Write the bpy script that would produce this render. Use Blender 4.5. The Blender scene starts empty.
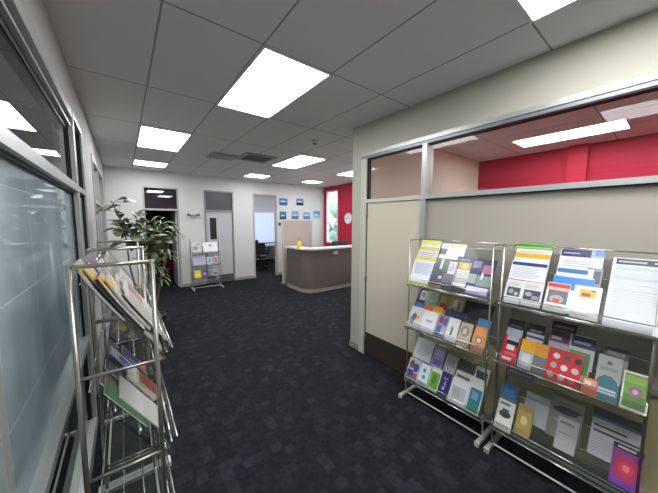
import bpy, bmesh, math, random
from mathutils import Vector, Matrix
PI = math.pi
scene = bpy.context.scene
COL = scene.collection

# ---------------------------------------------------------------- camera
F_PX, YAW, PITCH, ROLL = 267.95, .6542, -.0938, .0043
fw = Vector((math.sin(YAW)*math.cos(PITCH), math.cos(YAW)*math.cos(PITCH), math.sin(PITCH)))
rt = Vector((math.cos(YAW), -math.sin(YAW), 0)); up = rt.cross(fw)
r2 = math.cos(ROLL)*rt + math.sin(ROLL)*up
u2 = -math.sin(ROLL)*rt + math.cos(ROLL)*up
cd = bpy.data.cameras.new('camera'); cam = bpy.data.objects.new('camera', cd); COL.objects.link(cam)
cd.sensor_fit = 'HORIZONTAL'; cd.sensor_width = 36; cd.lens = F_PX/658*36; cd.clip_start = .02; cd.clip_end = 300
M = Matrix((r2, u2, -fw)).transposed().to_4x4(); M.translation = Vector((-.8397, -1.8476, 1.767))
cam.matrix_world = M
scene.camera = cam
# ---------------------------------------------------------------- world, exposure
w = bpy.data.worlds.new('sky'); scene.world = w; w.use_nodes = True
bg = w.node_tree.nodes['Background']; bg.inputs[0].default_value = (.74, .86, 1, 1); bg.inputs[1].default_value = 1.5
scene.view_settings.view_transform = 'Standard'; scene.view_settings.look = 'None'
scene.view_settings.gamma = 1; scene.view_settings.use_curve_mapping = False
scene.view_settings.exposure = 1.22
LAMP = 7.5
CEIL = 2.985

# ---------------------------------------------------------------- materials
def lin(c):
    c = c/255
    return c/12.92 if c <= .04045 else ((c+.055)/1.055)**2.4
def rgb(h): return (lin(int(h[0:2],16)), lin(int(h[2:4],16)), lin(int(h[4:6],16)), 1)
_m = {}
def mat(h, rough=.5, metal=0, coat=0, emit=0, spec=.5):
    k = (h, rough, metal, coat, emit, spec)
    if k in _m: return _m[k]
    m = bpy.data.materials.new('mat_'+h); m.use_nodes = True
    b = m.node_tree.nodes['Principled BSDF']
    b.inputs['Base Color'].default_value = rgb(h); b.inputs['Roughness'].default_value = rough
    b.inputs['Metallic'].default_value = metal; b.inputs['Coat Weight'].default_value = coat
    b.inputs['Coat Roughness'].default_value = .08
    b.inputs['Specular IOR Level'].default_value = spec
    if emit:
        b.inputs['Emission Color'].default_value = rgb(h); b.inputs['Emission Strength'].default_value = emit
    _m[k] = m; return m
def nodes(m): return m.node_tree.nodes, m.node_tree.links
def math_node(nt, op, a, b=None):
    n = nt.nodes.new('ShaderNodeMath'); n.operation = op
    for i, v in enumerate((a, b)):
        if v is None: continue
        if isinstance(v, (int, float)): n.inputs[i].default_value = v
        else: nt.links.new(v, n.inputs[i])
    return n.outputs[0]
def wall_mat(h, rough=.7):
    m = mat(h, rough).copy(); m.name = 'painted_'+h; nt = m.node_tree
    b = nt.nodes['Principled BSDF']
    no = nt.nodes.new('ShaderNodeTexNoise'); no.inputs['Scale'].default_value = 60
    tc = nt.nodes.new('ShaderNodeTexCoord'); nt.links.new(tc.outputs['Object'], no.inputs[0])
    bp = nt.nodes.new('ShaderNodeBump'); bp.inputs['Strength'].default_value = .04
    nt.links.new(no.outputs[0], bp.inputs['Height']); nt.links.new(bp.outputs[0], b.inputs['Normal'])
    return m
def carpet_mat():
    m = bpy.data.materials.new('carpet'); m.use_nodes = True; nt = m.node_tree; b = nt.nodes['Principled BSDF']
    g = nt.nodes.new('ShaderNodeNewGeometry')
    def cells(s, off):
        sn = nt.nodes.new('ShaderNodeVectorMath'); sn.operation = 'SNAP'; sn.inputs[1].default_value = (s, s, 10)
        ad = nt.nodes.new('ShaderNodeVectorMath'); ad.operation = 'ADD'; ad.inputs[1].default_value = off
        nt.links.new(g.outputs['Position'], ad.inputs[0]); nt.links.new(ad.outputs[0], sn.inputs[0])
        wn = nt.nodes.new('ShaderNodeTexWhiteNoise'); nt.links.new(sn.outputs[0], wn.inputs[0]); return wn.outputs[0]
    c1 = math_node(nt, 'POWER', cells(.075, (.013,.02,5)), 4)
    c2 = cells(.025, (.05,.07,5))
    no = nt.nodes.new('ShaderNodeTexNoise'); no.inputs['Scale'].default_value = 260; nt.links.new(g.outputs['Position'], no.inputs[0])
    v = math_node(nt, 'ADD', math_node(nt, 'MULTIPLY', c1, .6), math_node(nt, 'MULTIPLY', c2, .3))
    v = math_node(nt, 'ADD', v, math_node(nt, 'MULTIPLY', no.outputs[0], .25))
    cr = nt.nodes.new('ShaderNodeValToRGB'); nt.links.new(v, cr.inputs[0])
    cr.color_ramp.elements[0].position = .1; cr.color_ramp.elements[0].color = rgb('18191c')
    cr.color_ramp.elements[1].position = .95; cr.color_ramp.elements[1].color = rgb('2f3036')
    nt.links.new(cr.outputs[0], b.inputs['Base Color']); b.inputs['Roughness'].default_value = .95
    b.inputs['Specular IOR Level'].default_value = .15
    bp = nt.nodes.new('ShaderNodeBump'); bp.inputs['Strength'].default_value = .3; bp.inputs['Distance'].default_value = .004
    nt.links.new(no.outputs[0], bp.inputs['Height']); nt.links.new(bp.outputs[0], b.inputs['Normal'])
    return m
def grid_mat(name, base, line, sx, sy, wl, ax=(0, 1), off=(0, 0), rough=.8, coat=0):
    m = bpy.data.materials.new(name); m.use_nodes = True; nt = m.node_tree; b = nt.nodes['Principled BSDF']
    g = nt.nodes.new('ShaderNodeNewGeometry'); sp = nt.nodes.new('ShaderNodeSeparateXYZ'); nt.links.new(g.outputs['Position'], sp.inputs[0])
    def ln(o, s, of):
        a = math_node(nt, 'ADD', sp.outputs[o], 60*s - of + wl/2)
        a = math_node(nt, 'MODULO', a, s)
        return math_node(nt, 'LESS_THAN', a, wl)
    k = math_node(nt, 'MAXIMUM', ln(ax[0], sx, off[0]), ln(ax[1], sy, off[1]))
    mx = nt.nodes.new('ShaderNodeMix'); mx.data_type = 'RGBA'; nt.links.new(k, mx.inputs[0])
    mx.inputs[6].default_value = rgb(base); mx.inputs[7].default_value = rgb(line)
    nt.links.new(mx.outputs[2], b.inputs['Base Color']); b.inputs['Roughness'].default_value = rough
    b.inputs['Coat Weight'].default_value = coat
    no = nt.nodes.new('ShaderNodeTexNoise'); no.inputs['Scale'].default_value = 90; nt.links.new(g.outputs['Position'], no.inputs[0])
    bp = nt.nodes.new('ShaderNodeBump'); bp.inputs['Strength'].default_value = .05
    nt.links.new(no.outputs[0], bp.inputs['Height']); nt.links.new(bp.outputs[0], b.inputs['Normal'])
    return m
def glass_mat(name, tint='ffffff', ior=1.5, base=None, mixbase=0, rough=0.0):
    """thin sheet: transparent + fresnel reflection, optional diffuse film"""
    m = bpy.data.materials.new(name); m.use_nodes = True; nt = m.node_tree; nt.nodes.clear()
    out = nt.nodes.new('ShaderNodeOutputMaterial'); tr = nt.nodes.new('ShaderNodeBsdfTransparent'); tr.inputs[0].default_value = rgb(tint)
    gl = nt.nodes.new('ShaderNodeBsdfGlossy'); gl.inputs['Roughness'].default_value = rough
    fr = nt.nodes.new('ShaderNodeFresnel'); fr.inputs[0].default_value = ior
    src = tr.outputs[0]
    if base:
        df = nt.nodes.new('ShaderNodeBsdfDiffuse'); df.inputs[0].default_value = rgb(base)
        tl = nt.nodes.new('ShaderNodeBsdfTranslucent'); tl.inputs[0].default_value = rgb(base)
        mm = nt.nodes.new('ShaderNodeMixShader'); mm.inputs[0].default_value = .5
        nt.links.new(df.outputs[0], mm.inputs[1]); nt.links.new(tl.outputs[0], mm.inputs[2])
        m2 = nt.nodes.new('ShaderNodeMixShader'); m2.inputs[0].default_value = mixbase
        nt.links.new(tr.outputs[0], m2.inputs[1]); nt.links.new(mm.outputs[0], m2.inputs[2]); src = m2.outputs[0]
    gm = nt.nodes.new('ShaderNodeNewGeometry')
    fac = math_node(nt, 'MULTIPLY', fr.outputs[0], math_node(nt, 'SUBTRACT', 1.0, gm.outputs['Backfacing']))
    mx = nt.nodes.new('ShaderNodeMixShader'); nt.links.new(fac, mx.inputs[0])
    nt.links.new(src, mx.inputs[1]); nt.links.new(gl.outputs[0], mx.inputs[2]); nt.links.new(mx.outputs[0], out.inputs[0])
    return m
def leaf_mat(a, b_):
    m = mat(a, .4, 0, .15).copy(); nt = m.node_tree; b = nt.nodes['Principled BSDF']
    tc = nt.nodes.new('ShaderNodeTexCoord')
    no = nt.nodes.new('ShaderNodeTexNoise'); no.inputs['Scale'].default_value = 7; nt.links.new(tc.outputs['Object'], no.inputs[0])
    cr = nt.nodes.new('ShaderNodeValToRGB'); cr.color_ramp.elements[0].position = .4; cr.color_ramp.elements[1].position = .62
    cr.color_ramp.elements[0].color = rgb(a); cr.color_ramp.elements[1].color = rgb(b_)
    nt.links.new(no.outputs[0], cr.inputs[0]); nt.links.new(cr.outputs[0], b.inputs['Base Color']); return m

CREAM = wall_mat('d8d7cd'); RED = wall_mat('ba1a3c'); CARPET = carpet_mat()
CEILM = grid_mat('ceiling_tiles', 'e4e4e6', '97979a', .6, 1.2, .012, rough=.9)
ALU = mat('b9bcb8', .38, .55); ALUD = mat('8d9090', .4, .5); BLACK = mat('0c0c0d', .5); STEEL = mat('a9a59a', .3, .85)
CHROME = mat('c9c8c2', .22, .9); WHITE = mat('e6e6e2', .5)
GLASS = glass_mat('partition_glass', 'e6eeea', 2.5)
GLASSR = glass_mat('meeting_room_glass', 'f8f8f6', 1.42)
ACRYL = glass_mat('clear_acrylic', 'eef0ee', 1.25, 'e8eae6', .03, .05)
FROST = mat('aea799', .3, 0, .35)

def film_mat():
    m = glass_mat('patterned_window_film', 'dfeaec', 1.3, 'a6b6ba', .6); nt = m.node_tree
    g = nt.nodes.new('ShaderNodeNewGeometry'); sp = nt.nodes.new('ShaderNodeSeparateXYZ'); nt.links.new(g.outputs['Position'], sp.inputs[0])
    def ln(o, s, of, wl): return math_node(nt, 'LESS_THAN', math_node(nt, 'MODULO', math_node(nt, 'ADD', sp.outputs[o], 60*s - of + wl/2), s), wl)
    k = math_node(nt, 'MAXIMUM', ln(1, .55, .35, .006), ln(2, .38, .36, .005))
    no = nt.nodes.new('ShaderNodeTexNoise'); no.inputs['Scale'].default_value = 2.5; nt.links.new(g.outputs['Position'], no.inputs[0])
    cr = nt.nodes.new('ShaderNodeValToRGB'); cr.color_ramp.elements[0].color = rgb('b4c4c8'); cr.color_ramp.elements[1].color = rgb('d6e2e4')
    cr.color_ramp.elements[0].position = .35; cr.color_ramp.elements[1].position = .65; nt.links.new(no.outputs[0], cr.inputs[0])
    mx = nt.nodes.new('ShaderNodeMix'); mx.data_type = 'RGBA'; nt.links.new(k, mx.inputs[0]); nt.links.new(cr.outputs[0], mx.inputs[6]); mx.inputs[7].default_value = rgb('f2f8f8')
    for n in nt.nodes:
        if n.bl_idname in ('ShaderNodeBsdfDiffuse', 'ShaderNodeBsdfTranslucent'): nt.links.new(mx.outputs[2], n.inputs[0])
    return m
FILM = film_mat()

# ---------------------------------------------------------------- mesh helpers
def B(): return bmesh.new()
def box(bm, a, b, mi=0, bev=0):
    x0,y0,z0 = [min(a[i],b[i]) for i in range(3)]; x1,y1,z1 = [max(a[i],b[i]) for i in range(3)]
    vs = [bm.verts.new(p) for p in ((x0,y0,z0),(x1,y0,z0),(x1,y1,z0),(x0,y1,z0),(x0,y0,z1),(x1,y0,z1),(x1,y1,z1),(x0,y1,z1))]
    fs = [bm.faces.new([vs[i] for i in f]) for f in ((3,2,1,0),(4,5,6,7),(0,1,5,4),(1,2,6,5),(2,3,7,6),(3,0,4,7))]
    for f in fs: f.material_index = mi
    if bev:
        es = list({e for f in fs for e in f.edges})
        r = bmesh.ops.bevel(bm, geom=es, offset=bev, segments=2, affect='EDGES', profile=.6)
        for f in r['faces']: f.material_index = mi
def tube(bm, pts, r, n=8, mi=0, caps=True):
    pts = [Vector(p) for p in pts]; rings = []
    rs = r if isinstance(r, (list, tuple)) else [r]*len(pts)
    for i, p in enumerate(pts):
        d = (pts[min(i+1, len(pts)-1)] - pts[max(i-1, 0)]).normalized()
        a = d.cross(Vector((0, 0, 1)))
        if a.length < .05: a = d.cross(Vector((1, 0, 0)))
        a.normalize(); b = d.cross(a)
        rings.append([bm.verts.new(p + rs[i]*(math.cos(2*PI*k/n)*a + math.sin(2*PI*k/n)*b)) for k in range(n)])
    for q0, q1 in zip(rings, rings[1:]):
        for k in range(n):
            f = bm.faces.new((q0[k], q0[(k+1)%n], q1[(k+1)%n], q1[k])); f.smooth = True; f.material_index = mi
    if caps:
        for q in (rings[0][::-1], rings[-1]): bm.faces.new(q).material_index = mi
def lathe(bm, prof, c=(0,0,0), n=24, mi=0):
    rings = []
    for r, z in prof: rings.append([bm.verts.new((c[0]+r*math.cos(2*PI*k/n), c[1]+r*math.sin(2*PI*k/n), c[2]+z)) for k in range(n)])
    for q0, q1 in zip(rings, rings[1:]):
        for k in range(n):
            f = bm.faces.new((q0[k], q0[(k+1)%n], q1[(k+1)%n], q1[k])); f.smooth = True; f.material_index = mi
    bm.faces.new(rings[0][::-1]).material_index = mi; bm.faces.new(rings[-1]).material_index = mi
def prism(bm, outline, z0, z1, mi=0):
    lo = [bm.verts.new((x, y, z0)) for x, y in outline]; hi = [bm.verts.new((x, y, z1)) for x, y in outline]
    n = len(outline)
    bm.faces.new(lo[::-1]).material_index = mi; bm.faces.new(hi).material_index = mi
    for i in range(n):
        bm.faces.new((lo[i], lo[(i+1)%n], hi[(i+1)%n], hi[i])).material_index = mi
def obj(name, bm, mats, parent=None, loc=None):
    bmesh.ops.recalc_face_normals(bm, faces=bm.faces)
    me = bpy.data.meshes.new(name); bm.to_mesh(me); bm.free()
    for m in (mats if isinstance(mats, (list, tuple)) else [mats]): me.materials.append(m)
    o = bpy.data.objects.new(name, me); COL.objects.link(o)
    if parent: o.parent = parent
    if loc: o.location = loc
    return o
def thing(name, label, cat, loc=(0,0,0), rz=0, group=None, kind=None):
    o = bpy.data.objects.new(name, None); COL.objects.link(o); o.location = loc; o.rotation_euler = (0, 0, rz)
    o.empty_display_size = .1
    if kind: o['kind'] = kind
    else: o['label'] = label; o['category'] = cat
    if group: o['group'] = group
    return o
def tag(o, label, cat, group=None):
    o['label'] = label; o['category'] = cat
    if group: o['group'] = group
    return o
def struct(name, bm, m, parent=None):
    o = obj(name, bm, m, parent)
    if not parent: o['kind'] = 'structure'
    return o
def copy_tree(src, loc, rz, label, parent=None):
    c = src.copy(); COL.objects.link(c); c.location = loc; c.rotation_euler = (0, 0, rz); c['label'] = label
    for ch in list(src.children):
        d = ch.copy(); COL.objects.link(d); d.parent = c
        for g in list(ch.children):
            e = g.copy(); COL.objects.link(e); e.parent = d
    return c
def boxes(*bs):
    bm = B()
    for b in bs: box(bm, *b)
    return bm

XL, XR, YF, YB, XE, YC = -1.123, 1.647, 6.094, -4.6, 5.0, .88
# ---------------------------------------------------------------- room shell
struct('floor', boxes(((-4.2, YB-.1, -.1), (XE+.1, 10.1, 0))), CARPET)
struct('ceiling', boxes(((-4.2, YB-.1, CEIL), (XE+.1, 10.1, CEIL+.1))), CEILM)
T = .1
# left wall with window band (Y -4.4..1.08), door (1.14..1.66) and far window (2.75..5.1)
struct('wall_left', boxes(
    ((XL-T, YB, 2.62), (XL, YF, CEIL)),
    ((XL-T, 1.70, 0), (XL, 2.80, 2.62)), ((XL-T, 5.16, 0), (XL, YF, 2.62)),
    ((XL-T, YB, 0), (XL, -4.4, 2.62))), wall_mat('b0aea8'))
# far wall with openings: 1 (-.45..0.33), 2 (.95..1.72), 3 (2.33..3.11), all to 2.62
struct('wall_far', boxes(
    ((-4.2, YF, 2.60), (XE, YF+T, CEIL)), ((-4.2, YF, 0), (-.43, YF+T, 2.60)), ((.33, YF, 0), (.95, YF+T, 2.60)),
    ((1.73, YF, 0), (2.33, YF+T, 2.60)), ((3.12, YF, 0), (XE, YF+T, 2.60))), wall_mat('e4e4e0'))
# right partition wall
struct('wall_right', boxes(
    ((XR, YB, 2.62), (XR+T, YC, CEIL)), ((XR, .70, 0), (XR+T, YC, 2.62)), ((XR, YB, 0), (XR+T, -4.4, 2.62))), wall_mat('b8b5a4'))
struct('wall_meeting_room', boxes(((XR+T, .74, 0), (XE, YC, CEIL))), wall_mat('e8dfcc'))
# red outer wall: reception window Y 5.27..5.92, unseen second window added for daylight Y 1.7..3.7
struct('wall_red', boxes(
    ((XE, YB, 2.83), (XE+T, YF, CEIL)), ((XE, YB, 0), (XE+T, YF, 1.0)), ((XE, 5.92, 1.0), (XE+T, YF, 2.83)),
    ((XE, 3.7, 1.0), (XE+T, 5.27, 2.83)), ((XE, YB, 1.0), (XE+T, 1.7, 2.83)), ((XE-.09, -.90, 0), (XE, -.66, CEIL))), RED)
struct('wall_back', boxes(((-4.2, YB-T, 0), (XE+T, YB, CEIL))), CREAM)
# adjoining rooms
struct('wall_side_room', boxes(((-4.2, 2.55, 0), (XL-T, 2.65, 2.1))), grid_mat('panelled', 'c2d0d4', 'f8fafa', .2, .38, .007, ax=(0, 2), off=(-1.48, 1.50), rough=.35, coat=.3))
struct('wall_side_room_outer', boxes(((-4.3, YB, 0), (-4.2, 10.1, CEIL))), wall_mat('9a9a98'))
struct('wall_side_room_divider', boxes(((-4.2, 2.55, 2.1), (XL-T, 2.65, CEIL))), wall_mat('8c8c8a'))
struct('wall_store_back', boxes(((-4.2, 8.4, 0), (1.3, 8.5, CEIL))), wall_mat('7d2335'))
struct('wall_store_side', boxes(((1.25, YF+T, 0), (1.35, 10.0, CEIL))), CREAM)
struct('wall_office_back', boxes(((1.35, 9.7, 0), (XE, 9.8, .75)), ((1.35, 9.7, 2.45), (XE, 9.8, CEIL)), ((1.35, 9.7, .75), (1.9, 9.8, 2.45)), ((4.9, 9.7, .75), (XE, 9.8, 2.45))), CREAM)
struct('wall_office_side', boxes(((XE, YF+T, 0), (XE+T, 10.1, CEIL))), CREAM)
struct('baseboard_far', boxes(((.33, YF-.012, 0), (.95, YF, .08)), ((1.73, YF-.012, 0), (2.33, YF, .08)), ((3.12, YF-.012, 0), (XE, YF, .08)), ((XL, YF-.012, 0), (-.43, YF, .08))), mat('a9a79c', .5))

def opening_frame(bm, axis, c0, c1, z0, z1, face, w_=.045, proud=.02, depth=.12, sign=-1, bottom=False, mi=0):
    """jambs and head of an opening; axis 'x' = wall at constant x running along y"""
    a = face + sign*proud; b = face - sign*(depth - proud)
    def bb(p0, p1, q0, q1):
        if axis == 'x': box(bm, (a, p0, q0), (b, p1, q1), mi)
        else: box(bm, (p0, a, q0), (p1, b, q1), mi)
    bb(c0, c0+w_, z0, z1); bb(c1-w_, c1, z0, z1); bb(c0+w_, c1-w_, z1-w_, z1)
    if bottom: bb(c0+w_, c1-w_, z0, z0+w_)

# ------------------------------------------------ left glazed partition (window_1)
w1 = thing('window_1', '', '', (0,0,0), kind='structure')
bm = B()
for c0, c1 in ((-4.4, -.80), (-.80, 1.10)):
    pass
box(bm, (XL+.012, -4.4, 2.555), (XL-T, 1.10, 2.62))            # head, outer band
box(bm, (XL-.015, -4.4, 2.50), (XL-T, 1.10, 2.555), 1)          # recessed band
box(bm, (XL+.004, -4.4, 2.485), (XL-.05, 1.10, 2.50))
box(bm, (XL-.02, -4.4, 2.455), (XL-.08, 1.10, 2.485), 2)        # gasket
box(bm, (XL+.018, -4.4, 1.99), (XL-.06, 1.10, 2.045)); box(bm, (XL-.01, -4.4, 1.975), (XL-.07, 1.10, 1.99), 2)
box(bm, (XL+.018, -4.4, .785), (XL-.05, 1.10, .825))
box(bm, (XL+.018, -4.4, 0), (XL-T, 1.10, .10))
for y in (-4.4, -2.6, -.865, 1.05):
    box(bm, (XL+.016, y, .10), (XL-.05, y+.052, 2.49)); box(bm, (XL-.01, y-.012, .10), (XL-.038, y, 2.49), 2)
struct('window_frame', bm, [ALU, ALUD, BLACK], w1)
for y0, y1 in ((-2.548, -.877), (-.813, 1.038)):
    for z0, z1, n in ((2.045, 2.455, 'upper_pane'), (.835, 1.975, 'middle_pane'), (.10, .775, 'lower_pane')):
        struct(n, boxes(((XL-.030, y0, z0), (XL-.024, y1, z1))), FILM if n == 'middle_pane' else GLASS, w1)
# glazed door beside it (door_4) with dark gaskets
d4 = thing('door_4', '', '', kind='structure')
bm = B(); opening_frame(bm, 'x', 1.10, 1.70, 0, 2.62, XL, .045, .016, .12, 1); box(bm, (XL+.016, 1.145, 2.0), (XL-T, 1.655, 2.045))
for y in (1.145, 1.635): box(bm, (XL+.002, y, .02), (XL-.05, y+.02, 2.575), 1)
struct('door_frame', bm, [ALU, BLACK], d4)
struct('transom_pane', boxes(((XL-.045, 1.165, 2.045), (XL-.039, 1.635, 2.575))), GLASS, d4)
bm = B(); opening_frame(bm, 'x', 1.168, 1.632, .02, 1.98, XL-.03, .06, .01, .05, 1, True); struct('leaf_frame', bm, ALU, d4)
struct('leaf_pane', boxes(((XL-.055, 1.23, .08), (XL-.049, 1.57, 1.92))), GLASS, d4)
bm = B(); tube(bm, [(XL-.01, 1.20, 1.05), (XL+.04, 1.20, 1.05), (XL+.04, 1.32, 1.05)], .009); struct('door_handle', bm, CHROME, d4)
# far glazed panel, frosted (window_2)
w2 = thing('window_2', '', '', kind='structure')
bm = B(); opening_frame(bm, 'x', 2.80, 5.16, 0, 2.62, XL, .06, .016, .12, 1, True); box(bm, (XL+.012, 3.86, .06), (XL-T, 3.91, 2.56)); box(bm, (XL+.012, 2.86, 2.0), (XL-T, 5.10, 2.045))
struct('window_frame', bm, ALU, w2)
for y0, y1 in ((2.86, 3.86), (3.91, 5.10)):
    struct('upper_pane', boxes(((XL-.045, y0, 2.045), (XL-.039, y1, 2.56))), glass_mat('g', 'f4f6f4', 1.5, 'cfd2cc', .6), w2)
    struct('lower_pane', boxes(((XL-.045, y0, .06), (XL-.039, y1, 2.0))), glass_mat('g', 'f4f6f4', 1.5, 'cfd2cc', .75), w2)

# ------------------------------------------------ right glazed partition
w3 = thing('window_3', '', '', kind='structure')
bm = B()
box(bm, (XR-.022, -4.4, 2.585), (XR+T, .70, 2.625)); box(bm, (XR-.012, -4.4, 2.555), (XR+T, .70, 2.585), 1)
box(bm, (XR-.004, -4.4, 2.545), (XR+.07, .70, 2.555), 2)
for y in (-2.1, -4.4, -.245): box(bm, (XR-.02, y, 0), (XR+T, y+.055, 2.555))
box(bm, (XR-.02, -4.345, 2.0), (XR+T, -.245, 2.04)); box(bm, (XR-.006, -4.345, 1.993), (XR+.06, -.245, 2.0), 2)
box(bm, (XR-.02, -4.345, 0), (XR+T, -.245, .09)); box(bm, (XR-.018, -4.345, .74), (XR+T, -.245, .775))
struct('window_frame', bm, [ALU, ALUD, BLACK], w3)
for y0, y1 in ((-4.345, -2.1), (-2.045, -.245)):
    struct('upper_pane', boxes(((XR+.03, y0, 2.04), (XR+.036, y1, 2.545))), GLASSR, w3)
    struct('middle_pane', boxes(((XR+.025, y0, .775), (XR+.041, y1, 1.993))), FROST, w3)
    struct('lower_pane', boxes(((XR+.025, y0, .09), (XR+.041, y1, .74))), mat('cdc494', .35, 0, .3), w3)
d3 = thing('door_5', '', '', kind='structure')
bm = B()
box(bm, (XR-.02, .60, 0), (XR+T, .70, 2.555)); box(bm, (XR-.02, -.19, 2.0), (XR+T, .60, 2.045))
box(bm, (XR-.006, .588, .01), (XR+.05, .60, 2.0), 1); box(bm, (XR-.004, .588, 2.045), (XR+.05, .60, 2.545), 1)
struct('door_frame', bm, [mat('c4c3b6', .45), BLACK], d3)
struct('transom_pane', boxes(((XR+.03, -.19, 2.045), (XR+.036, .60, 2.545))), GLASSR, d3)
struct('door_leaf', boxes(((XR-.004, -.185, .01), (XR+.036, .586, 1.997))), mat('cfc7b0', .4, 0, .15), d3)
struct('kick_plate', boxes(((XR-.007, -.18, .012), (XR-.0045, .58, .31))), mat('5d564c', .35, .6), d3)
for z in (.22, 1.05, 1.86):
    bm = B(); tube(bm, [(XR-.022, .59, z-.05), (XR-.022, .59, z+.05)], .011); box(bm, (XR-.012, .575, z-.05), (XR-.004, .63, z+.05)); struct('hinge', bm, STEEL, d3)
struct('baseboard_right', boxes(((XR-.012, .70, 0), (XR, YC, .08)), ((XR-.012, YC, 0), (XE, YC+.012, .08))), mat('8e8c84', .5))
struct('trim_1', boxes(((XR-.008, .705, .08), (XR, .72, 2.62))), mat('aaa99d', .5))

# ------------------------------------------------ far doors
FR = mat('c2c0b6', .45, .2)
d1 = thing('door_1', '', '', kind='structure')
bm = B(); opening_frame(bm, 'y', -.43, .33, 0, 2.60, YF, .035, .02, .12, -1); box(bm, (-.395, YF-.02, 2.02), (.295, YF+T, 2.065)); struct('door_frame', bm, FR, d1)
DARKG = glass_mat('dark_transom', '4a3a48', 1.9, '6f6274', .45); DARKG2 = mat('5a5c62', .25, 0, .3)
struct('transom_pane', boxes(((-.395, YF+.03, 2.065), (.295, YF+.036, 2.565))), DARKG, d1)
leaf = struct('door_leaf', boxes(((.255, YF+T, .01), (.295, YF+T+.74, 2.01))), mat('c9ccd4', .45), d1)
bm = B(); tube(bm, [(.255, YF+.75, 1.02), (.20, YF+.75, 1.02), (.20, YF+.64, 1.02)], .01); struct('door_handle', bm, CHROME, d1)
d2 = thing('door_2', '', '', kind='structure')
bm = B(); opening_frame(bm, 'y', .95, 1.73, 0, 2.60, YF, .035, .02, .12, -1); box(bm, (.985, YF-.02, 2.02), (1.695, YF+T, 2.065)); struct('door_frame', bm, mat('9a9a98', .45, .3), d2)
struct('transom_panel', boxes(((.985, YF+.03, 2.065), (1.695, YF+.04, 2.565))), DARKG2, d2)
struct('door_leaf', boxes(((.99, YF+.012, .01), (1.69, YF+.05, 2.015))), mat('cdced0', .45), d2)
bm = boxes(((1.08, YF+.006, 1.25), (1.25, YF+.012, 1.85))); struct('vision_pane', bm, mat('17181c', .12, 0, .5), d2)
struct('kick_plate', boxes(((.995, YF+.006, .02), (1.685, YF+.012, .22))), mat('7c7d7f', .35, .6), d2)
bm = B(); tube(bm, [(1.04, YF+.012, 1.02), (1.04, YF-.045, 1.02), (1.16, YF-.045, 1.02)], .01); struct('door_handle', bm, CHROME, d2)
d3b = thing('door_3', '', '', kind='structure')
bm = B(); opening_frame(bm, 'y', 2.33, 3.12, 0, 2.60, YF, .04, .02, .12, -1); box(bm, (2.37, YF-.015, 2.03), (3.08, YF+T, 2.075)); struct('door_frame', bm, FR, d3b)
struct('transom_pane', boxes(((2.37, YF+.03, 2.075), (3.08, YF+.036, 2.56))), glass_mat('g', 'dcdcdc', 1.5, 'd9d9dd', .6), d3b)

# ------------------------------------------------ reception windows (window_4, added_window_5) and office window (window_6)
def outer_window(name, y0, y1, rails):
    t = thing(name, '', '', kind='structure'); bm = B(); opening_frame(bm, 'x', y0, y1, 1.0, 2.83, XE, .045, .015, .1, -1, True)
    for z in rails: box(bm, (XE-.01, y0+.045, z-.02), (XE+.08, y1-.045, z+.02))
    for y in [y0 + (y1-y0)*k/3 for k in (1, 2)] if y1-y0 > 1.5 else []: box(bm, (XE-.01, y-.02, 1.045), (XE+.08, y+.02, 2.785))
    struct('window_frame', bm, mat('e9ecee', .4), t)
    struct('window_pane', boxes(((XE+.045, y0+.045, 1.045), (XE+.05, y1-.045, 2.785))), glass_mat('clear', 'f6fafa', 1.45), t)
outer_window('window_4', 5.27, 5.92, (1.72,)); outer_window('added_window_5', 1.7, 3.7, (1.72,))  # second one is unseen, added for bluish daylight in reception
t = thing('window_6', '', '', kind='structure')
bm = B(); opening_frame(bm, 'y', 1.9, 4.9, .75, 2.45, 9.7, .05, .02, .12, -1, True); box(bm, (3.5, 9.69, .8), (3.55, 9.78, 2.4)); struct('window_frame', bm, WHITE, t)
struct('roller_blind', boxes(((1.95, 9.70, .8), (4.85, 9.705, 2.4))), glass_mat('blind', 'ffffff', 1.05, 'dcdcf2', .8), t)
# outside
struct('ground_outside', boxes(((XE+.2, -10, -.4), (60, 40, -.35))), wall_mat('6f8f5c', .9))

tr = thing('tree', 'pale green tree outside the reception window', 'tree', (14.0, 15.0, -.35))
bm = B(); tube(bm, [(0, 0, 0), (.1, 0, 1.5), (0, .1, 3)], [.16, .12, .06]); obj('trunk', bm, mat('6a5c4c', .8), tr)
bm = B(); rr = random.Random(2)
for k in range(22):
    c = Vector((rr.gauss(0, .8), rr.gauss(0, .8), 2.3 + rr.gauss(0, .6))); bmesh.ops.create_icosphere(bm, subdivisions=2, radius=rr.uniform(.35, .7), matrix=Matrix.Translation(c))
for v_ in bm.verts: v_.co += Vector((rr.uniform(-.08, .08), rr.uniform(-.08, .08), rr.uniform(-.08, .08)))
obj('crown', bm, mat('a3b5a4', .8), tr)

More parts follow.
